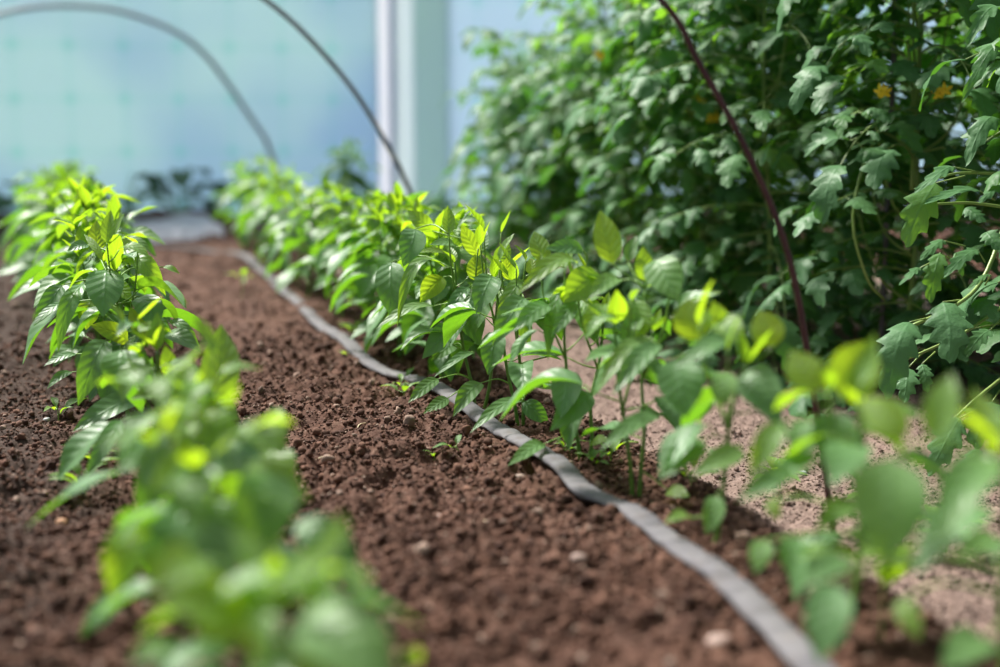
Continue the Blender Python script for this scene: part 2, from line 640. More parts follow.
# ------------------------------------------------------------------ pepper plants
def pepper(x, y, H, seed, label, group=None, stems=1, fill=1.0, heroes=(), lean=(0, 0), spread=1.0, detail=1, bare=.28, tipyoung=1.0, ros=None):
    rng = random.Random(seed)
    z = soil_z(x, y) + .004
    base = np.array([x, y, z])
    root = empty('pepper_plant', base, label, 'plant', group)
    st, fo = Acc(), Acc()
    zup = np.array([0, 0, 1.0])
    axis_d = depth_of(base)
    axes = []
    for s in range(stems):
        off = np.array([rng.uniform(-.006, .006), rng.uniform(-.006, .006), -.03])
        ln = np.array([lean[0] + rng.uniform(-.03, .03), lean[1] + rng.uniform(-.03, .03), 0])
        if stems > 1:
            ln = ln + np.array([(-.02, .018)[s % 2], rng.uniform(-.02, .02), 0])
        h = H * (.80 if s == 0 else rng.uniform(.7, .8))
        pts = [base + off]
        for k in (.25, .5, .75, 1):
            pts.append(base + off * (1 - k) + ln * k + zup * h * k + np.array([rng.uniform(-.006, .006), rng.uniform(-.006, .006), 0]))
        P = smooth_pts(pts, 24)
        tube(st, P, np.linspace(.0042, .0024, 24) * (1 if stems == 1 else .85), c=(.2, 0, 0))
        axes.append(P)
        # fork near the top
        for e in range(2):
            an = rng.uniform(0, 6.28)
            i0 = rng.randint(13, 18)
            tip = P[i0] + np.array([math.cos(an) * .04, math.sin(an) * .04, (H - (P[i0][2] - z)) * rng.uniform(.75, .95)])
            q = smooth_pts([P[i0], P[i0] * .45 + tip * .55 + np.array([math.cos(an), math.sin(an), 0]) * .008, tip], 9)
            tube(st, q, .002, .0013, 6, c=(.6, 0, 0))
            axes.append(q)
    az = rng.uniform(0, 6.28)
    tips = [Acc() for _ in axes]
    for ai, P in enumerate(axes):
        yo = tips[ai]
        main = len(P) == 24
        n = int((11 if main else 6) * fill + .5)
        for k in range(n):
            f = (bare + (1 - bare) * (k + rng.random() * .6) / max(n, 1)) if main else .35 + .65 * k / max(n, 1)
            A = P[min(int(f * (len(P) - 1)), len(P) - 1)]
            az += 2.4 + rng.uniform(-.4, .4)
            d = np.array([math.cos(az), math.sin(az), 0])
            hi = (A[2] - z) / H
            size = (1.05 - .55 * max(0, (hi - .5) / .5)) * (.75 if hi < .4 else 1) * (.8 if not main else 1)
            L = .118 * size * rng.uniform(.8, 1.15) * spread * (H / .34) ** .6
            pl = L * rng.uniform(.3, .5)
            el = rng.uniform(.2, .8) if hi < .75 else rng.uniform(.5, 1.0)
            B = A + pl * (d * math.cos(el) + zup * math.sin(el))
            tube(st, [A, A * .5 + B * .5 - zup * .003, B], .0014, .0009, 5, c=(.9, 0, 0), n=5)
            dr = rng.uniform(.05, .95) if hi < .8 else rng.uniform(-.5, .5)
            tipd = d * math.cos(dr) - zup * math.sin(dr)
            yg = min(1, max(0, (hi - .6) / .3)) * rng.uniform(.45, 1) * tipyoung if rng.random() < .85 else 0
            Nn = zup * 1.0 + d * .5 + np.array([rng.uniform(-.35, .35), rng.uniform(-.35, .35), 0])
            leaf(yo if yg > .55 else fo, B, B + L * tipd, Nn, L * rng.uniform(.44, .54), arch=rng.uniform(.06, .2), fold=rng.uniform(.1, .45),
                 young=yg, rng=rng, twist=rng.uniform(-.5, .5), nu=11 if detail else 8)
        # rosette of unfolding leaves
        T = P[-1]
        for k in range((4 if detail else 3) if ros is None else (ros if main else 1)):
            az += 1.9
            d = np.array([math.cos(az), math.sin(az), 0])
            L = rng.uniform(.035, .08) * (1 if main else .8)
            el = rng.uniform(.55, 1.35)
            leaf(yo, T, T + L * (d * math.cos(el) + zup * math.sin(el)), -d * math.sin(el) + zup * math.cos(el), L * .42, arch=rng.uniform(-.1, .08), fold=.4,
                 young=rng.uniform(.35, .95) * tipyoung, rng=rng, nu=8)
    # leaves read one by one from the plants nearest the focus
    for hl in heroes:
        bx, by, tx, ty, w, yg, db, dt = hl[:8]
        face = hl[8] if len(hl) > 8 else .6
        arch = hl[9] if len(hl) > 9 else .1
        B = at(bx, by, axis_d + db)
        T = at(tx, ty, axis_d + dt)
        if B[2] < .012:
            B[2] = .012
        if T[2] < .012:
            T[2] = .012
        W = w * (axis_d + db) / F
        tocam = norm(O - B)
        Nn = tocam * face + zup * (1 - face)
        yi = min(range(len(axes)), key=lambda q_: np.linalg.norm(axes[q_][-1] - B))
        leaf(tips[yi] if yg > .55 else fo, B, T, Nn, W, arch=arch, fold=rng.uniform(.12, .32), young=yg, rng=rng, wave=.04)
        best, bd = None, 9
        for P in axes:
            for q in P[6 if len(P) == 24 else 0:]:
                dd = np.linalg.norm(q - B) + max(0, (q[2] - B[2]) - .0) * 1.2
                if dd < bd:
                    bd, best = dd, q
        dirb = norm(B - T)
        tube(st, [best, best * .5 + B * .5 + dirb * .25 * bd * .5 + zup * .004, B], .0016, .0010, 5, c=(.9, 0, 0), n=8)
    st.build('stem', M_PSTEM, root, base)
    fo.build('foliage', M_PEP, root, base)
    for yo in tips:
        o = yo.build('shoot_tip', M_PEP, root, base)
        if o:
            o['label'] = 'young yellow-green shoot tip'
    return root


HA = [  # twin-budded plant in focus: base x, y, tip x, y, width, youth, depth offsets, facing, arch
    (432, 231, 407, 210, 17, .55, .05, .05, .7, .15), (415, 229, 403, 267, 27, 0, -.03, -.08, .75, .12), (391, 262, 393, 320, 30, 0, .02, -.04, .8, .1),
    (446, 268, 397, 328, 15, .35, 0, -.08, .25, .42), (443, 277, 420, 303, 22, .85, -.02, -.05, .8, .08), (479, 256, 461, 224, 17, .85, -.03, -.03, .9, .02),
    (480, 254, 487, 230, 14, .05, 0, .03, .7, .05), (476, 281, 475, 254, 19, .9, -.06, -.05, .85, .05), (469, 288, 443, 328, 15, 0, -.04, -.09, .5, .2),
    (434, 306, 376, 329, 14, .25, -.02, -.08, .35, .12), (466, 292, 480, 346, 32, .0, -.01, -.05, .85, .05), (456, 247, 429, 245, 13, .15, .02, -.03, .5, .15),
    (448, 254, 417, 253, 9, .75, .02, 0, .4, .1), (442, 226, 466, 207, 10, .3, .1, .14, .4, .2), (456, 230, 486, 227, 8, .2, .06, .1, .3, .3),
    (452, 326, 422, 359, 24, 0, -.03, -.08, .7, .15), (454, 344, 431, 361, 18, .05, 0, -.05, .65, .15), (474, 353, 434, 377, 11, 0, -.05, -.12, .35, .12),
    (438, 379, 408, 403, 15, .1, -.06, -.12, .6, .08), (448, 398, 423, 414, 14, .1, -.06, -.1, .6, .08), (464, 300, 455, 330, 16, .6, .04, .02, .6, .1)]
HB = [
    (481, 383, 453, 417, 19, .08, -.02, -.08, .65, .12), (497, 332, 488, 375, 25, 0, -.06, -.1, .75, .08), (497, 263, 509, 242, 17, .35, .05, .05, .8, .08),
    (509, 280, 507, 257, 13, .9, 0, 0, .8, .05), (532, 275, 531, 258, 15, 1, -.02, 0, .8, .05), (524, 282, 496, 316, 17, .4, -.04, -.1, .6, .2),
    (492, 276, 476, 314, 28, 0, -.04, -.1, .75, .1), (524, 298, 492, 347, 27, .05, -.1, -.18, .7, .12), (540, 303, 548, 335, 23, .05, .03, 0, .8, .1),
    (523, 402, 549, 424, 20, 0, -.02, -.03, .7, .1), (528, 386, 561, 391, 14, .4, .02, .06, .5, .1), (562, 355, 538, 357, 9, .1, .05, .05, .4, .1),
    (522, 401, 470, 433, 15, .05, -.06, -.16, .5, .12), (516, 300, 530, 345, 22, .2, .05, .03, .7, .1), (500, 290, 515, 320, 18, .5, .03, 0, .7, .1)]
HC = [
    (546, 262, 534, 231, 21, .55, 0, .02, .85, .05), (583, 250, 545, 249, 19, 0, -.02, -.05, .6, .12), (577, 263, 517, 295, 20, .65, -.06, -.14, .5, .2),
    (550, 305, 513, 332, 21, .05, -.05, -.1, .6, .12), (600, 275, 563, 303, 36, .55, -.06, -.1, .8, .1), (575, 302, 551, 337, 17, 0, -.06, -.1, .6, .12),
    (560, 290, 548, 360, 15, .05, -.02, -.06, .6, .1), (544, 444, 508, 466, 17, .1, -.03, -.12, .6, .1), (591, 394, 550, 431, 29, 0, -.08, -.14, .7, .1),
    (580, 300, 598, 345, 26, .15, .02, -.02, .7, .12), (590, 445, 610, 440, 14, .7, -.02, -.05, .5, .1), (570, 440, 560, 425, 13, .7, -.02, -.02, .6, .1)]
HD = [
    (613, 264, 600, 210, 28, .85, -.03, 0, .9, .03), (655, 260, 679, 302, 38, .15, -.05, -.1, .85, .1), (645, 281, 643, 246, 19, .5, 0, 0, .8, .05),
    (628, 262, 637, 236, 13, .1, 0, .02, .7, .05), (650, 340, 597, 391, 18, .4, -.08, -.16, .5, .15), (660, 345, 612, 396, 23, .05, -.1, -.18, .6, .12),
    (632, 300, 640, 345, 30, .5, -.03, -.06, .8, .08), (604, 305, 585, 340, 22, .6, 0, -.05, .7, .1), (660, 415, 600, 450, 20, .05, -.1, -.18, .55, .1),
    (668, 490, 690, 497, 18, .9, -.04, -.08, .6, .1), (620, 280, 588, 300, 20, .3, 0, -.06, .6, .15)]
HE = [
    (698, 340, 688, 298, 40, .9, -.02, 0, .85, .05), (676, 360, 686, 418, 48, 0, -.02, -.06, .85, .08), (730, 340, 673, 370, 22, .05, -.05, -.1, .5, .15),
    (748, 370, 782, 418, 42, 0, -.05, -.1, .8, .1), (775, 346, 758, 310, 34, .95, -.05, -.03, .8, .05), (706, 392, 688, 424, 26, .1, .04, .02, .8, .1),
    (700, 440, 660, 480, 30, .05, -.04, -.1, .6, .12), (742, 450, 690, 476, 26, .3, -.08, -.12, .6, .12), (716, 496, 706, 535, 22, .1, -.03, -.06, .7, .1),
    (690, 518, 664, 524, 14, .5, 0, -.03, .5, .2), (720, 320, 745, 345, 30, .5, 0, -.04, .7, .1), (725, 335, 712, 300, 20, .6, 0, 0, .8, .05)]
HF = [
    (846, 400, 872, 340, 52, .95, -.04, -.02, .85, .05), (832, 412, 838, 472, 44, .05, 0, -.03, .85, .1), (780, 424, 750, 478, 28, .5, -.04, -.08, .7, .1),
    (796, 474, 738, 502, 26, .05, -.05, -.1, .6, .12), (764, 540, 755, 574, 24, .2, 0, -.03, .7, .1), (800, 538, 790, 578, 32, .05, -.03, -.06, .75, .1),
    (820, 390, 790, 350, 38, .9, 0, .03, .8, .05), (860, 430, 900, 400, 34, .3, 0, 0, .6, .1), (806, 420, 800, 470, 30, .1, .04, 0, .7, .1),
    (850, 500, 815, 530, 26, .4, 0, -.04, .6, .1), (770, 500, 778, 520, 16, .9, .04, .02, .7, .1)]
HG = [
    (888, 458, 886, 566, 74, .2, -.04, -.08, .9, .08), (934, 440, 952, 372, 36, .5, -.03, 0, .8, .05), (995, 462, 938, 548, 46, .15, -.05, -.12, .6, .15),
    (832, 584, 818, 664, 46, 0, -.05, -.1, .8, .08), (905, 440, 860, 400, 40, .8, 0, .04, .7, .1), (1000, 540, 955, 560, 30, .2, 0, -.05, .5, .1),
    (985, 640, 940, 670, 44, .1, -.06, -.12, .6, .1), (900, 600, 920, 640, 24, .6, -.02, -.05, .7, .1), (850, 560, 800, 590, 30, .05, 0, -.05, .6, .1)]
HL = [
    (106, 270, 103, 317, 37, 0, -.06, -.12, .8, .1), (128, 258, 166, 296, 21, .5, -.02, -.04, .55, .28), (163, 267, 180, 274, 8, .5, .05, .05, .4, .1),
    (64, 303, 30, 327, 11, 0, 0, -.05, .35, .1), (84, 284, 58, 353, 18, .05, -.03, -.1, .55, .2), (62, 285, 34, 326, 20, 0, .05, 0, .6, .1),
    (106, 340, 78, 406, 28, .05, -.1, -.16, .6, .2), (128, 341, 90, 325, 23, .95, -.08, -.12, .6, .12), (150, 340, 130, 307, 18, .95, -.08, -.06, .8, .05),
    (140, 297, 158, 331, 28, 0, -.04, -.09, .7, .12), (168, 322, 200, 347, 13, .1, -.03, -.05, .4, .25), (163, 337, 201, 353, 21, .05, -.06, -.1, .5, .15),
    (98, 253, 96, 220, 17, .85, .12, .14, .85, .05), (104, 262, 84, 234, 8, .8, -.02, .02, .7, .1), (104, 262, 112, 246, 7, .9, -.02, -.02, .8, .05),
    (116, 253, 140, 248, 22, .5, .12, .1, .6, .1), (88, 245, 67, 251, 13, 0, .08, .05, .5, .12), (140, 400, 72, 432, 28, 0, -.1, -.2, .5, .12),
    (76, 354, 44, 366, 11, 0, .02, -.02, .4, .1), (72, 372, 47, 389, 10, 0, 0, -.04, .5, .1), (120, 360, 135, 400, 34, 0, .02, 0, .8, .1),
    (90, 300, 86, 330, 22, .6, .02, 0, .8, .1), (112, 285, 132, 300, 20, .5, .02, 0, .6, .1)]
HL2 = [  # second plant of the left row, just in front of the sharp one
    (122, 350, 125, 398, 38, .05, -.02, -.06, .8, .1), (121, 420, 84, 480, 19, 0, -.05, -.12, .6, .12), (216, 404, 221, 324, 40, .45, -.1, -.06, .85, .03),
    (190, 370, 178, 410, 36, .2, 0, -.04, .8, .1), (150, 375, 130, 350, 14, .7, 0, .02, .7, .05), (170, 400, 130, 400, 22, .4, -.02, -.08, .5, .15),
    (200, 395, 240, 420, 30, .3, 0, -.03, .6, .1), (175, 380, 165, 345, 18, .6, .0, .0, .7, .1)]
HL3 = [
    (195, 420, 235, 455, 46, .7, -.04, -.06, .6, .15), (180, 430, 150, 440, 34, .6, 0, -.03, .5, .15),
    (255, 430, 285, 455, 56, .5, 0, -.06, .6, .25), (155, 450, 118, 474, 40, .05, -.02, -.08, .6, .15), (165, 455, 140, 520, 34, .05, -.04, -.08, .7, .1),
    (215, 425, 190, 400, 34, .8, 0, .02, .8, .05), (200, 440, 170, 470, 36, .3, 0, -.05, .7, .1), (270, 450, 275, 500, 50, .4, .02, -.02, .8, .1),
    (230, 430, 250, 465, 40, .6, 0, -.02, .7, .1)]
HL4 = [
    (200, 470, 150, 490, 50, .75, 0, -.05, .6, .2), (240, 480, 310, 500, 54, .6, 0, -.03, .5, .15), (215, 500, 225, 560, 50, .3, -.03, -.06, .8, .1), (165, 520, 150, 580, 46, .5, 0, -.03, .7, .1),
    (268, 470, 254, 556, 64, .25, -.02, -.06, .85, .1), (186, 508, 173, 592, 58, .0, -.05, -.1, .85, .08), (138, 525, 112, 602, 42, .8, 0, -.05, .7, .15),
    (300, 520, 356, 594, 46, 0, 0, -.04, .7, .12), (230, 500, 200, 540, 44, .6, 0, -.03, .7, .1), (120, 590, 80, 638, 24, 0, .05, .02, .6, .1), (240, 520, 275, 590, 50, .45, .02, -.02, .8, .1)]
HL5 = [
    (200, 560, 150, 590, 56, .8, 0, -.05, .6, .15), (280, 570, 250, 625, 60, .6, 0, -.05, .6, .1), (330, 630, 300, 690, 60, .7, 0, -.03, .6, .1),
    (250, 620, 150, 606, 58, .9, -.02, -.06, .55, .15), (310, 610, 400, 690, 84, .2, -.04, -.1, .6, .12), (230, 600, 215, 660, 60, .9, 0, -.04, .7, .1),
    (290, 600, 330, 560, 50, .5, 0, .03, .6, .1), (170, 640, 130, 667, 30, .2, 0, -.04, .6, .1), (420, 664, 400, 650, 22, .8, .1, .1, .6, .1)]

pos = ground
nearC = [
    (478, 418, .352, HA, 2, .22, 'sharp pepper plant whose lowest pale leaves hang over the sharpest stretch of hose'),
    (521, 440, .335, HB, 2, .2, 'pepper plant whose two thin green stems cross at the soil beside the hose'),
    (580, 470, .325, HC, 2, .36, 'slightly blurred pepper plant with bright weeds around its foot'),
    (638, 502, .320, HD, 2, .36, 'pepper plant with two bare green stems and an upright yellow leaf at its top'),
    (713, 560, .300, HE, 1, .40, 'blurred pepper plant with a large dark hanging leaf and yellow top, beside the hose'),
]
for i, (bx, by, h, hl, ns, fl, lb) in enumerate(nearC):
    g = pos(bx, by)
    pepper(g[0], g[1], h, 40 + i, lb, 'pepper plants beside the hose', ns, fl, hl, bare=.45, ros=2, tipyoung=.8)
pepper(.765, 1.27, .285, 52, 'very blurred pepper plant with glowing yellow top at the foot of the near hoop', 'pepper plants beside the hose', 1, .45, HF, bare=.4, ros=2)
pepper(.79, 1.03, .28, 53, 'most blurred pepper plant at the lower right, with one big round leaf hanging down', 'pepper plants beside the hose', 1, .4, HG, bare=.35, ros=2)
R0 = random.Random(3)
ords = ['first', 'second', 'third', 'fourth', 'fifth', 'sixth', 'seventh', 'eighth', 'ninth', 'tenth']
yy = 2.66
k = 0
while yy < 6.2:
    lb = ('pepper plant beside the hose, %s one beyond the sharp two-stemmed plant' % ords[k]) if k < 6 else 'blurred pepper plant in the distant end of the row beside the hose'
    fx = .70 - .03 * sm(np.array(yy), 3, 5) + R0.uniform(-.025, .025)
    pepper(float(fx), yy, R0.uniform(.32, .37), 60 + k, lb, 'pepper plants beside the hose', 1 + (k < 5), .95, bare=.3, detail=k < 6, spread=1 if k < 5 else 1.15, tipyoung=.75 if k < 3 else .45)
    yy += R0.uniform(.21, .26)
    k += 1
nearL = [
    (.062, 2.42, .345, HL, .55, 'sharp pepper plant in the left row, with one broad grey-green leaf facing out'),
    (.075, 2.02, .29, HL2, .5, 'pepper plant in front of the sharp left one, with an upright pointed leaf'),
    (.10, 1.58, .295, HL3, .6, 'blurred pepper plant in the left row with rounded bright leaf over the bare soil'),
    (.105, 1.26, .29, HL4, .6, 'very blurred pepper plant in the left row with broad dark leaves hanging'),
    (.10, 1.0, .24, HL5, .6, 'nearest and most blurred pepper plant of the left row, at the bottom edge'),
]
for i, (x, y, h, hl, fl, lb) in enumerate(nearL):
    pepper(x, y, h, 140 + i, lb, 'pepper plants of the left row', 1, fl, hl, bare=.35, ros=3)
yy = 2.74
k = 0
while yy < 6.3:
    lb = ('pepper plant in the left row, %s one beyond the sharp plant' % ords[k]) if k < 5 else 'blurred pepper plant near the distant end of the left row'
    pepper(.045 + R0.uniform(-.03, .03) - .15 * float(sm(np.array(yy), 2.6, 4.6)), yy, R0.uniform(.33, .38), 160 + k, lb, 'pepper plants of the left row', 1 + (k < 3), 1.05, bare=.25, detail=k < 5, spread=1.0 if k < 4 else 1.3, tipyoung=.7 if k < 3 else .3)
    yy += R0.uniform(.26, .32)
    k += 1


# ------------------------------------------------------------------ tomato plants
def star_flower(acc, c, d, r):
    d = norm(d)
    a = norm(np.cross(d, [.3, .2, 1]))
    b_ = np.cross(d, a)
    for k in range(5):
        an = k * 1.2566
        q = a * math.cos(an) + b_ * math.sin(an)
        leaf(acc, c, c + q * r - d * r * .25, d, r * .5, arch=.15, fold=.1, nu=6, nv=3)
    tube(acc, [c, c + d * r * .55], r * .16, r * .05, 6)


M_PETAL = mat_plain('tomato_petal', (.85, .55, .02), (.95, .70, .05), 60, .5, .1)


def compound(st, fo, A, d, L, el, droop, rng, youngk=0.0, scale=1.0, lob=4):
    zup = np.array([0, 0, 1.0])
    P = [np.array(A)]
    n = 9
    ang = el
    for i in range(n):
        ang -= (el + droop) / n
        P.append(P[-1] + (L / n) * (d * math.cos(ang) + zup * math.sin(ang)))
    P = np.array(P)
    tube(st, P, np.linspace(.0030, .0011, len(P)) * scale ** .5, sides=5, c=(.5, 0, 0), cap=False)
    sd = np.cross(d, zup)

    def at_(f):
        x = f * n
        i = min(int(x), n - 1)
        return P[i] + (P[i + 1] - P[i]) * (x - i), norm(P[i + 1] - P[i])
    for f, ln in ((.30, .055), (.42, .028), (.52, .075), (.66, .03), (.76, .080)):
        for s in (-1, 1):
            if rng.random() < .08:
                continue
            c, t = at_(min(1, f + rng.uniform(-.03, .03)))
            l = 1.2 * ln * scale * rng.uniform(.8, 1.2)
            out = norm(sd * s + t * rng.uniform(.2, .7) - zup * rng.uniform(.05, .75))
            B = c + out * l * .22
            tube(st, [c, B], .0011, .0008, 4, c=(.6, 0, 0), cap=False)
            up = zup + t * .2 - sd * s * rng.uniform(-.2, .5)
            leaf(fo, B, B + out * l, up, l * rng.uniform(.6, .8), arch=rng.uniform(.08, .28), fold=rng.uniform(-.1, .35), curl=rng.uniform(.0, .6),
                 young=max(0, youngk + rng.choice((-.15, -.1, 0, .1, .15, .5))), kind='tomato', rng=rng, lobes=lob if ln > .04 else 2, twist=rng.uniform(-.6, .6), wave=.07)
    c, t = at_(1.0)
    l = .115 * scale * rng.uniform(.85, 1.15)
    dn = norm(t - zup * rng.uniform(0, .8))
    leaf(fo, c, c + dn * l, zup + d * .6, l * rng.uniform(.55, .7), arch=rng.uniform(.08, .25), fold=rng.uniform(0, .35), curl=rng.uniform(0, .5),
         young=max(0, youngk + rng.uniform(-.1, .15)), kind='tomato', rng=rng, lobes=lob, twist=rng.uniform(-.4, .4), wave=.07)


def tomato(x, y, H, seed, label, group='tomato plants of the right row', flowers=(), lean=(0, 0), heroes=(), stems_px=(), dens=1.0, scale=1.0, low=.04):
    rng = random.Random(seed)
    zup = np.array([0, 0, 1.0])
    z = soil_z(x, y) + .003
    base = np.array([x, y, z])
    root = empty('tomato_plant', base, label, 'plant', group)
    st, fo = Acc(), Acc()
    pts = [base - zup * .03]
    for k in (.25, .5, .75, 1):
        pts.append(base + zup * H * k + np.array([lean[0] * k + rng.uniform(-.02, .02), lean[1] * k + rng.uniform(-.02, .02), 0]))
    P = smooth_pts(pts, 40)
    tube(st, P, np.linspace(.0065, .0030, 40), sides=8, c=(.4, 0, 0))
    az = rng.uniform(0, 6.28)
    hgt = low
    while hgt < H * .98:
        A = P[min(39, int(hgt / H * 39))]
        f = hgt / H
        az += 2.4 + rng.uniform(-.4, .4)
        d = np.array([math.cos(az), math.sin(az), 0])
        L = (.20 + .12 * math.sin(math.pi * min(1, f * .9 + .12))) * rng.uniform(.8, 1.15) * scale * (1 if f < .85 else .6)
        compound(st, fo, A, d, L, rng.uniform(.3, .9) if f > .35 else rng.uniform(0, .5), rng.uniform(.2, .9), rng, youngk=.0 if f < .8 else .25, scale=scale * (1 if f < .85 else .65))
        hgt += .031 / dens * rng.uniform(.8, 1.2)
        if rng.random() < .35 and .12 < f < .85:      # side shoot
            d2 = np.array([math.cos(az + .4), math.sin(az + .4), 0])
            sp = smooth_pts([A, A + d2 * .07 + zup * .06, A + d2 * .12 + zup * rng.uniform(.16, .26)], 10)
            tube(st, sp, .0038, .002, 6, c=(.6, 0, 0))
            for q in (5, 8, 9):
                a3 = az + q * 2.2
                compound(st, fo, sp[q], np.array([math.cos(a3), math.sin(a3), 0]), .15 * scale, .7, .4, rng, youngk=.2, scale=.72 * scale)
    for q in range(4):
        a3 = q * 1.7 + az
        compound(st, fo, P[-1], np.array([math.cos(a3), math.sin(a3), 0]), .11, 1.2, .1, rng, youngk=.4, scale=.5)
    ad = depth_of(base)
    for hl in heroes:
        bx, by, tx, ty, w, yg, db, dt, face, arch, px, py = hl
        B, T = at(bx, by, ad + db), at(tx, ty, ad + dt)
        Nn = norm(O - B) * face + zup * (1 - face)
        l = np.linalg.norm(T - B)
        leaf(fo, B, T, Nn, w * ad / F, arch=arch, fold=rng.uniform(.05, .3), curl=rng.uniform(.1, .4), young=yg, kind='tomato', rng=rng, lobes=4 if l > .05 else 3, wave=.06)
        if px:
            tube(st, [at(px, py, ad + db + .03), B], .0017, .0011, 5, c=(.8, 0, 0), n=4)
    for ln in stems_px:
        tube(st, [at(a, b_, ad + dz) for a, b_, dz in ln[1:]], ln[0], ln[0] * .75, 7, c=(.9, 0, 0), n=14)
    st.build('stem', M_TSTEM, root, base)
    fo.build('foliage', M_TOM, root, base)
    for (px, py, dz) in flowers:
        a = Acc()
        c = at(px, py, ad + dz)
        for q in range(2):
            star_flower(a, c + np.array([rng.uniform(-.015, .015), rng.uniform(-.015, .015), rng.uniform(-.012, .012)]) * q, norm(O - c) + np.array([rng.uniform(-.6, .6), 0, -.4]), .017)
        fl = a.build('flower', M_PETAL, root, base)
        fl['label'] = 'yellow star flowers'
    return root


TH = [
    (936, 183, 906, 246, 40, .7, -.1, -.14, .85, .12, 965, 176), (954, 167, 914, 193, 18, .05, -.1, -.16, .45, .12, 978, 172), (980, 191, 924, 204, 18, .0, -.08, -.16, .4, .08, 995, 200),
    (1002, 128, 966, 166, 28, .05, -.05, -.12, .45, .35, 0, 0), (1002, 186, 979, 203, 14, .05, -.1, -.15, .5, .12, 0, 0), (943, 302, 949, 362, 48, 0, -.12, -.18, .8, .12, 960, 300),
    (910, 322, 886, 398, 44, .0, -.14, -.2, .65, .22, 928, 318), (945, 241, 920, 260, 15, .05, -.08, -.14, .55, .12, 965, 246), (978, 250, 944, 277, 19, .05, -.12, -.18, .5, .1, 985, 262),
    (940, 253, 930, 302, 26, .5, -.04, -.06, .8, .1, 958, 262), (991, 275, 968, 289, 9, .2, -.12, -.16, .4, .1, 985, 285), (990, 330, 966, 357, 20, .05, -.12, -.16, .7, .1, 1000, 320),
    (908, 368, 904, 402, 28, .0, -.06, -.1, .8, .1, 925, 350), (922, 364, 927, 392, 18, .0, -.06, -.08, .8, .1, 935, 352), (1002, 10, 967, 47, 24, .1, -.05, -.1, .5, .25, 0, 0),
    (1002, 52, 962, 102, 20, .2, -.05, -.1, .5, .35, 0, 0), (960, 418, 928, 475, 34, .05, -.12, -.18, .7, .12, 985, 405), (978, 448, 964, 503, 26, .0, -.1, -.14, .8, .1, 990, 430),
    (992, 402, 975, 448, 44, .0, -.08, -.12, .8, .1, 1000, 390), (986, 232, 1000, 250, 24, .05, -.1, -.14, .6, .1, 0, 0), (956, 252, 962, 276, 12, .4, -.08, -.1, .6, .1, 0, 0),
    (965, 208, 985, 222, 20, .05, -.1, -.14, .5, .1, 0, 0), (920, 268, 899, 285, 11, .0, -.06, -.12, .35, .1, 940, 258), (975, 300, 998, 318, 28, .0, -.06, -.1, .6, .1, 0, 0)]
tomato(1.80, 2.02, 1.15, 301, 'sharp tomato plant nearest the camera, leaves cut off by the right edge', heroes=TH, lean=(-.02, 0), dens=1.4, low=.05,
       stems_px=[(.0042, (1010, 210, 0), (985, 275, -.06), (958, 304, -.1), (905, 329, -.12)), (.003, (1005, 305, -.04), (960, 335, -.08), (898, 363, -.1)),
                 (.0036, (1010, 372, -.02), (975, 400, -.08), (945, 428, -.1)), (.003, (1010, 208, -.02), (970, 203, -.06), (936, 204, -.09)), (.0026, (1010, 174, -.02), (960, 173, -.08), (940, 178, -.1))])
tomato(1.70, 2.62, 1.2, 302, 'tomato plant with a thick pale green stem and yellow flowers, behind the sharp one', flowers=((945, 90, -.30), (881, 91, -.28)), lean=(.02, 0), dens=1.6,
       stems_px=[(.005, (912, 190, -.1), (914, 110, -.1), (908, 40, -.08)), (.0032, (905, 55, -.1), (858, 22, -.14), (820, 10, -.18)), (.0035, (885, 120, -.16), (862, 170, -.2), (853, 225, -.22), (868, 280, -.2), (885, 300, -.16)), (.003, (900, 130, -.1), (935, 58, -.1), (965, 42, -.1))])
rowY = [3.02, 3.38, 3.76, 4.16, 4.58, 4.95]
lab = ['third tomato plant from the camera, beside the upper part of the near hoop', 'tomato plant right behind the dark near hoop, fourth from the camera',
       'blurred tomato plant fifth along the right row, with yellow flowers', 'blurred tomato plant sixth along the right row', 'blurred tomato plant next to last in the right row, one yellow flower high up',
       'tomato plant at the distant end of the right row, beside the greenish door film']
fl = [(), ((700, 103, -.34), (710, 118, -.32)), ((690, 114, -.34), (598, 54, -.3)), (), ((575, 95, -.36),), ((522, 108, -.32),)]
for i, y in enumerate(rowY):
    tomato(1.60 + R0.uniform(-.04, .04), y, (1.2, 1.1, .97, .93, .92, .85)[i], 310 + i, lab[i], flowers=fl[i], lean=(R0.uniform(-.05, .05), 0), dens=1.6)
for i, y in enumerate((2.35, 2.85, 3.4, 3.95, 4.5, 5.1)):
    tomato(2.15 + R0.uniform(-.05, .05), y, (1.1, 1.1, 1.02, .96, .92, .88)[i], 330 + i, 'tomato plant in the second row, half hidden behind the front tomatoes', 'tomato plants of the second row', dens=1.4)


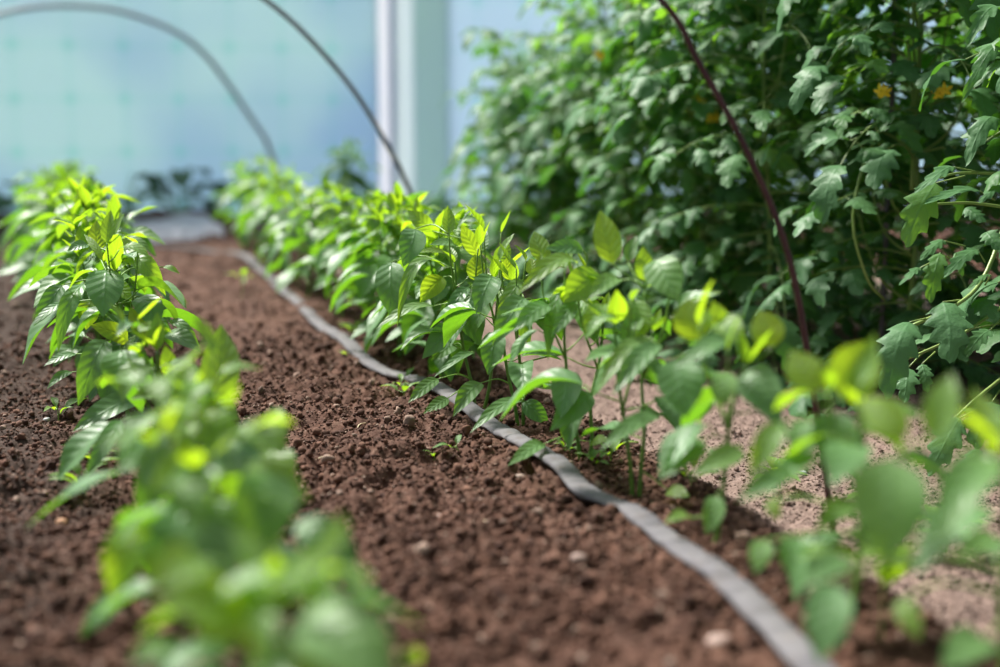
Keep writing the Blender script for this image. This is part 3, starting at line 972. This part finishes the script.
# ------------------------------------------------------------------ stakes behind the tomatoes
M_WOOD = mat_plain('pale_wood', (.50, .27, .17), (.62, .36, .24), 30, .7, .2)
M_IRON = mat_plain('stake_iron', (.14, .11, .14), (.22, .18, .22), 30, .6, .2)
a = Acc()
sx_, sy_ = 2.45, 4.95
tube(a, [(sx_, sy_, -.1), (sx_, sy_, .6), (sx_ + .01, sy_, 1.45)], .018, .018, 8, n=8)
p_ = at(630, 0, 5.6)
o = a.build('wooden_stake', M_WOOD, None)
o.location = (float(p_[0]) - sx_, float(p_[1]) - sy_, 0)
tag(o, 'pinkish wooden stake rising behind the blurred tomatoes at the top edge', 'stake')
for px, dp, lb in ((601, 5.2, 'dark tomato support rod standing in the distant tomatoes, left of the wooden stake'), (893, 3.05, 'dark reddish support rod beside the thick pale tomato stem')):
    q = at(px, 40, dp)
    a = Acc()
    gz = soil_z(q[0], q[1])
    tube(a, [(q[0], q[1], gz - .08), (q[0] + .004, q[1], .6), (q[0], q[1], 1.4)], .006, .006, 8, n=10)
    tag(a.build('support_rod', M_IRON), lb, 'stake', 'support rods among the tomatoes')

# ------------------------------------------------------------------ hoops over the bed
M_HOOP_R = mat_plain('hoop_rust', (.055, .018, .022), (.10, .035, .035), 40, .55, .3, .4)
M_HOOP_G = mat_plain('hoop_grey', (.20, .19, .21), (.28, .27, .29), 30, .5, .2, .5)
M_HOOP_B = mat_plain('hoop_bluegrey', (.34, .38, .44), (.42, .46, .52), 30, .5, .2, .5)


def hoop(y, right, mat, r, label):
    cx = -.02
    left = [(2 * cx - x, z) for x, z in right[:-1]][:]
    pts = right + left[::-1]
    pts = [(x, y + .01 * math.sin(i), z) for i, (x, z) in enumerate(pts)]
    e0, e1 = pts[0], pts[-1]
    pts = [(e0[0] + .01, y, min(-.12, e0[2] - .08))] + pts + [(e1[0] - .01, y, -.12)]
    a = Acc()
    tube(a, pts, r, r, 10, n=110)
    tag(a.build('hoop', mat), label, 'hoop', 'tunnel hoops across the beds')


hoop(1.74, [(1.03, -.06), (.96, .31), (.89, .48), (.80, .62), (.73, .71), (.50, .89), (.22, 1.02), (-.02, 1.06)], M_HOOP_R, .0046, 'thin dark red hoop rod nearest the camera, crossing in front of the tomatoes')
hoop(4.10, [(1.05, -.06), (.96, .295), (.87, .49), (.735, .69), (.525, .89), (.24, 1.03), (-.02, 1.08)], M_HOOP_G, .0075, 'grey hoop rod in the middle, coming down in front of the white post')
hoop(7.0, [(1.02, .0), (.90, .41), (.83, .54), (.57, .90), (.28, 1.05), (-.02, 1.09)], M_HOOP_B, .0125, 'pale blue-grey hoop arching highest over the distant end of the left row')

# ------------------------------------------------------------------ hose
def hose():
    R = np.random.default_rng(2)
    n = len(C)
    T = np.gradient(C, axis=0)
    T /= np.linalg.norm(T, axis=1)[:, None]
    Sd = np.cross(T, [0, 0, 1])
    Sd /= np.linalg.norm(Sd, axis=1)[:, None]
    s = np.concatenate([[0], np.cumsum(np.linalg.norm(np.diff(C, axis=0), axis=1))])
    sides = 14
    a_ = np.arange(sides) * 2 * math.pi / sides
    ca, sa = np.cos(a_), np.sin(a_)
    wid = .0178 * (1 + .05 * np.sin(s * 37) + .04 * np.sin(s * 83 + 1))
    thk = .0068 * (1 + .22 * np.sin(s * 49 + 2) + .15 * np.sin(s * 121))
    gz = np.max([soil_height(C[:, 0] + q, C[:, 1]) for q in (-.014, -.007, 0, .007, .014)], 0) + .007
    gz = np.convolve(np.pad(gz, 14, mode='edge'), np.ones(29) / 29, 'valid')
    V = np.stack([C[:, 0], C[:, 1], gz + .004 * np.sin(s * 9)], -1)[:, None, :]
    sup = np.sign(ca) * np.abs(ca) ** .8
    X = V + Sd[:, None, :] * (wid[:, None] * sup)[..., None]
    roll = .12 * np.sin(s * 6)[:, None]
    X[..., 2] += thk[:, None] * np.sign(sa) * np.abs(sa) ** .9 + wid[:, None] * ca * roll * .5
    dent = .0014 * np.sin(s * 190 + 3 * np.sin(s * 30))[:, None] * np.clip(sa, 0, 1)
    X[..., 2] += dent
    acc = Acc()
    uv = np.stack(np.broadcast_arrays((s * 10)[:, None] + 0 * ca, a_[None, :] / 6.283 + 0 * s[:, None]), -1).reshape(-1, 2)
    acc.add(X.reshape(-1, 3), grid_faces(n, sides, True)[:, ::-1], uv)
    return acc


def mat_hose():
    m, nt = nodes('hose_fabric')
    b = NT(nt)
    tc = b.n('ShaderNodeTexCoord')
    P = tc.outputs['Object']
    n1 = b.noise(14, 4, P)
    n2 = b.noise(220, 3, P)
    col = b.mix(b.ramp(n1, .3, .7), (.125, .118, .13), (.175, .165, .172))
    col = b.mix(b.math('MULTIPLY', b.ramp(b.noise(45, 4, P), .52, .72), .5), col, (.15, .12, .10))
    b.out(b.bsdf(col, .85, .2, b.bump(n2, .5, .002)))
    return m


tag(hose().build('irrigation_hose', mat_hose()), 'flattened grey irrigation hose curving along the pepper row on brown soil', 'hose')


# ------------------------------------------------------------------ small weeds
def weed(px, py, size, seed, label, n=6, tall=0.0, dz=0.0, young=.6, group='small weeds on the soil'):
    rng = random.Random(seed)
    g = ground(px, py, dz)
    z = soil_z(g[0], g[1]) + .006
    base = np.array([g[0], g[1], z])
    root = empty('weed_seedling', base, label, 'weed', group)
    st, fo = Acc(), Acc()
    top = base + np.array([rng.uniform(-.008, .008), rng.uniform(-.008, .008), size * (.4 + tall)])
    tube(st, [base - np.array([0, 0, .012]), base * .5 + top * .5 + np.array([.002, 0, 0]), top], .0013, .0009, 5, c=(.8, 0, 0), n=6)
    for k_ in range(n):
        an = k_ * 2.4 + seed
        d = np.array([math.cos(an), math.sin(an), rng.uniform(.05, .7)])
        A = base + (top - base) * (rng.uniform(.45, 1) if n > 2 else .95)
        L = size * rng.uniform(.6, 1.1)
        B = A + norm(d) * L * .25
        tube(st, [A, B], .0008, .0006, 4, c=(.9, 0, 0), cap=False)
        leaf(fo, B, B + norm(d) * L, (0, 0, 1), L * rng.uniform(.3, .5), arch=.15, young=young * rng.uniform(.5, 1.1), rng=rng, nu=8)
    st.build('stem', M_PSTEM, root, base)
    fo.build('foliage', M_PEP, root, base)


weed(460, 466, .034, 1, 'two-leaved seedling on open soil left of the hose', 2, .1, young=.2)
weed(432, 468, .024, 2, 'tiny seedling on open soil, left of the two-leaved one', 4, .1, young=.4)
weed(393, 411, .014, 4, 'speck of a pale seedling on soil left of the sharp hose', 2, .2, young=.3)
weed(242, 303, .05, 5, 'blurred upright seedling alone on the soil between the rows', 4, .9, young=.5)
weed(343, 362, .02, 6, 'tiny green sprout left of the hose, under the pepper leaves', 3, .1)
weed(610, 468, .04, 7, 'bright weed tuft at the foot of the crossed pepper stems, right end of the weeds', 7, .4, young=.6)
weed(595, 474, .03, 8, 'small weed between the hose and the bright weed tuft', 6, .2, young=.5)
weed(566, 464, .03, 9, 'low weed close behind the hose, left end of the weeds', 6, .2, young=.5)
weed(84, 500, .05, 10, 'tall thin weed beside the front left pepper leaves', 6, .6, young=.4)
weed(72, 469, .02, 11, 'tiny grassy sprout on bare soil left of the left row', 4, .5, young=.4)
weed(58, 428, .05, 12, 'weed with a curved yellow-green leaf beside the sharp left plant', 4, .3, young=.6)
weed(98, 478, .035, 13, 'small yellowing weed under the front left pepper leaves', 6, .3, young=.8)
weed(405, 405, .04, 14, 'weed behind the hose under the sharp pepper plant', 6, .5, young=.5)
weed(352, 350, .04, 15, 'weed behind the hose at the foot of the blurred peppers', 6, .6, young=.6)
weed(690, 500, .04, 16, 'bright yellow-green weed in front of the path', 5, .4, young=.9)
weed(880, 655, .07, 17, 'blurred tall weed at the bottom edge near the big round leaf', 8, .9, young=.6)
weed(780, 495, .05, 18, 'yellowish weed growing on the pale path edge', 8, .3, young=.7, dz=-.06)
weed(870, 520, .05, 19, 'low green weed on the pale path near the hoop foot', 9, .2, young=.5, dz=-.06)
weed(945, 560, .06, 20, 'sprawling weed on the pale path at the right', 10, .2, young=.5, dz=-.06)
weed(408, 392, .03, 21, 'low weed touching the far side of the hose', 5, .2, young=.6)

# ------------------------------------------------------------------ pebbles and bits
M_PEB = mat_plain('pebble', (.30, .20, .165), (.40, .29, .25), 60, .7, .3)
M_PEBW = mat_plain('pale_pebble', (.45, .45, .47), (.55, .55, .56), 60, .6, .2)
M_PEBO = mat_plain('orange_pebble', (.50, .25, .13), (.62, .36, .2), 60, .7, .2)
for i, (px, py, r, mt, lb, hz) in enumerate((
        (578, 580, .0085, M_PEB, 'pinkish pebble alone in the blurred soil left of the hose', 0), (61, 529, .008, M_PEBO, 'small orange pebble on the soil left of the left row', 0),
        (718, 660, .014, M_PEB, 'pinkish pebble at the bottom edge beside the hose', 0), (265, 568, .014, M_PEBW, 'bluish white stone glimpsed between the nearest left leaves', 0),
        (47, 427, .006, M_PEBW, 'small grey-white pebble near the sharp left plant', 0), (520, 486, .009, M_PEB, 'light brown pebble on soil below the two-leaved seedling', 0),
        (438, 518, .009, M_PEB, 'pale stone in the open soil, left of the pinkish pebble', 0), (803, 474, .007, M_PEBW, 'white fleck of stone on the pale path', -.06))):
    v0, f0 = ico(2)
    R = np.random.default_rng(i)
    d = 1 + .12 * np.sin(v0 @ R.normal(0, 2, 3)) + .1 * np.sin(v0 @ R.normal(0, 3, 3) + 1)
    v = v0 * d[:, None] * np.array([1.15, .9, .7]) * r
    g = ground(px, py, hz)
    a = Acc()
    a.add(v, f0)
    o = a.build('pebble', mt)
    o.location = (g[0], g[1], float(soil_height(g[0:1], g[1:2])[0]) + r * .35)
    tag(o, lb, 'pebble', 'pebbles on the soil')

M_STRAW = mat_plain('straw', (.62, .50, .30), (.75, .64, .42), 60, .6, .2)
for i, (px, py, l, lb) in enumerate(((361, 439, .014, 'short pale straw bit on the sharp soil'), (326, 468, .016, 'thin pale twig on the sharp soil behind the bright round leaf'), (483, 529, .014, 'straw flake on the blurred soil left of the hose'))):
    g = ground(px, py)
    z = float(soil_height(g[0:1], g[1:2])[0]) + .003
    a = Acc()
    tube(a, [(-l, 0, 0), (0, .002, .003), (l, -.002, .001)], .0013, .0008, 6, n=6)
    o = a.build('straw', M_STRAW)
    o.location = (g[0], g[1], z)
    o.rotation_euler = (0, -.15, .9 - i)
    tag(o, lb, 'straw', 'straw bits on the soil')


# ------------------------------------------------------------------ far end: plastic sheet and broad-leaved plants
def sheet():
    a = Acc()
    X, Y = np.meshgrid(np.linspace(.0, .62, 120), np.linspace(6.5, 7.6, 50), indexing='xy')
    e = np.minimum(np.minimum((Y - 6.5) / .12, (7.6 - Y) / .2), 1)
    Yv = Y + .05 * (vnoise(X * 5, Y * 0 + 1, 31) - .5) * 2
    Z = .012 + .05 * np.clip(e, 0, 1) * (.4 + vnoise(X * 6, Y * 4, 21) + .6 * np.abs(vnoise(X * 14, Y * 7, 22) - .5))
    a.add(np.stack([X, Yv, Z], -1).reshape(-1, 3), grid_faces(50, 120))
    o = a.build('plastic_sheet', mat_plain('white_plastic', (.36, .36, .41), (.46, .46, .50), 8, .5, .2))
    tag(o, 'crumpled white plastic sheet lying across the distant end of the beds', 'plastic sheet')


sheet()


def broad(x, y, H, R_, n, seed, label, group, young=.0, kind='round', w=.75, z0=None):
    rng = random.Random(seed)
    z = soil_z(x, y) if z0 is None else z0
    base = np.array([x, y, z])
    root = empty('broad_leaved_plant', base, label, 'plant', group)
    st, fo = Acc(), Acc()
    for k_ in range(n):
        an = k_ * 2.4 + rng.random()
        d = np.array([math.cos(an), math.sin(an), 0])
        f = rng.random()
        B = base + d * R_ * (.3 + .4 * f) + np.array([0, 0, H * (.95 - .6 * f)])
        tube(st, [base + np.array([0, 0, -.01]), base * .5 + B * .5 + np.array([0, 0, .02]), B], .004, .0025, 5, c=(.4, 0, 0), n=6)
        L = R_ * rng.uniform(.55, .85)
        leaf(fo, B, B + L * (d - np.array([0, 0, rng.uniform(-.3, .6)])), d * .3 + np.array([0, 0, 1]), L * w, arch=.15, fold=.15, kind=kind, young=young, rng=rng)
    st.build('stem', M_TSTEM, root, base)
    fo.build('foliage', M_DARK, root, base)


for i, (px, dp, H, R_, lb) in enumerate((
        (118, 6.9, .34, .22, 'dark broad-leaved plant behind the left row at the end of the tunnel'), (180, 7.6, .30, .2, 'dark low broad-leaved plant behind the white plastic sheet'),
        (215, 8.0, .22, .18, 'low dark plant at the foot of the end wall, left of the hose row'), (20, 7.2, .22, .25, 'low dark plant at the left edge, beyond the left row'))):
    q = at(px, 180, dp)
    broad(q[0], q[1], H, R_, 14, 400 + i, lb, 'broad-leaved plants at the end wall')
for i, (px, dp, H, R_, yg, lb) in enumerate(((445, 6.4, .26, .26, .0, 'bluish broad-leaved plant in front of the door film'), (472, 5.9, .24, .26, .0, 'bluish broad-leaved plant at the foot of the last tomato'), (410, 7.2, .2, .2, .0, 'low broad-leaved plant at the foot of the white post'))):
    q = at(px, 215, dp)
    broad(q[0], q[1], H, R_, 16, 420 + i, lb, 'bluish plants by the door', yg)
q = at(346, 160, 6.6)
pepper(float(q[0]), float(q[1]), .50, 440, 'taller single pepper plant rising against the pale end wall, left of the post', None, 2, 1.3, detail=0, tipyoung=.15)

# ------------------------------------------------------------------ light: hazy daylight through the tunnel film
sun = bpy.data.lights.new('sun', 'SUN')
sun.energy = 6.8
sun.angle = math.radians(9)
sun.color = (1.0, .97, .90)
so = bpy.data.objects.new('sun', sun)
COL.objects.link(so)
el, azs = math.radians(50), math.radians(-27)      # high, from the left and beyond the end wall
dirv = Vector((math.sin(azs) * math.cos(el), math.cos(azs) * math.cos(el), math.sin(el)))
so.rotation_euler = dirv.to_track_quat('Z', 'Y').to_euler()
w = bpy.data.worlds.new('world')
S.world = w
w.use_nodes = True
bg = w.node_tree.nodes['Background']
wb = NT(w.node_tree)                               # hazy sky: pale overhead, bright glow round the sun
gv = wb.n('ShaderNodeTexCoord').outputs['Generated']
dt = wb.n('ShaderNodeVectorMath', operation='DOT_PRODUCT')
w.node_tree.links.new(gv, dt.inputs[0])
dt.inputs[1].default_value = (math.sin(azs) * math.cos(.85), math.cos(azs) * math.cos(.85), math.sin(.85))
glow = wb.math('POWER', wb.math('MAXIMUM', dt.outputs['Value'], 0.0), 7.0)
w.node_tree.links.new(wb.mix(glow, (.74, .87, 1.0), (1.0, .985, .95)), bg.inputs[0])
w.node_tree.links.new(wb.math('MULTIPLY_ADD', glow, 2.4, .27), bg.inputs[1])
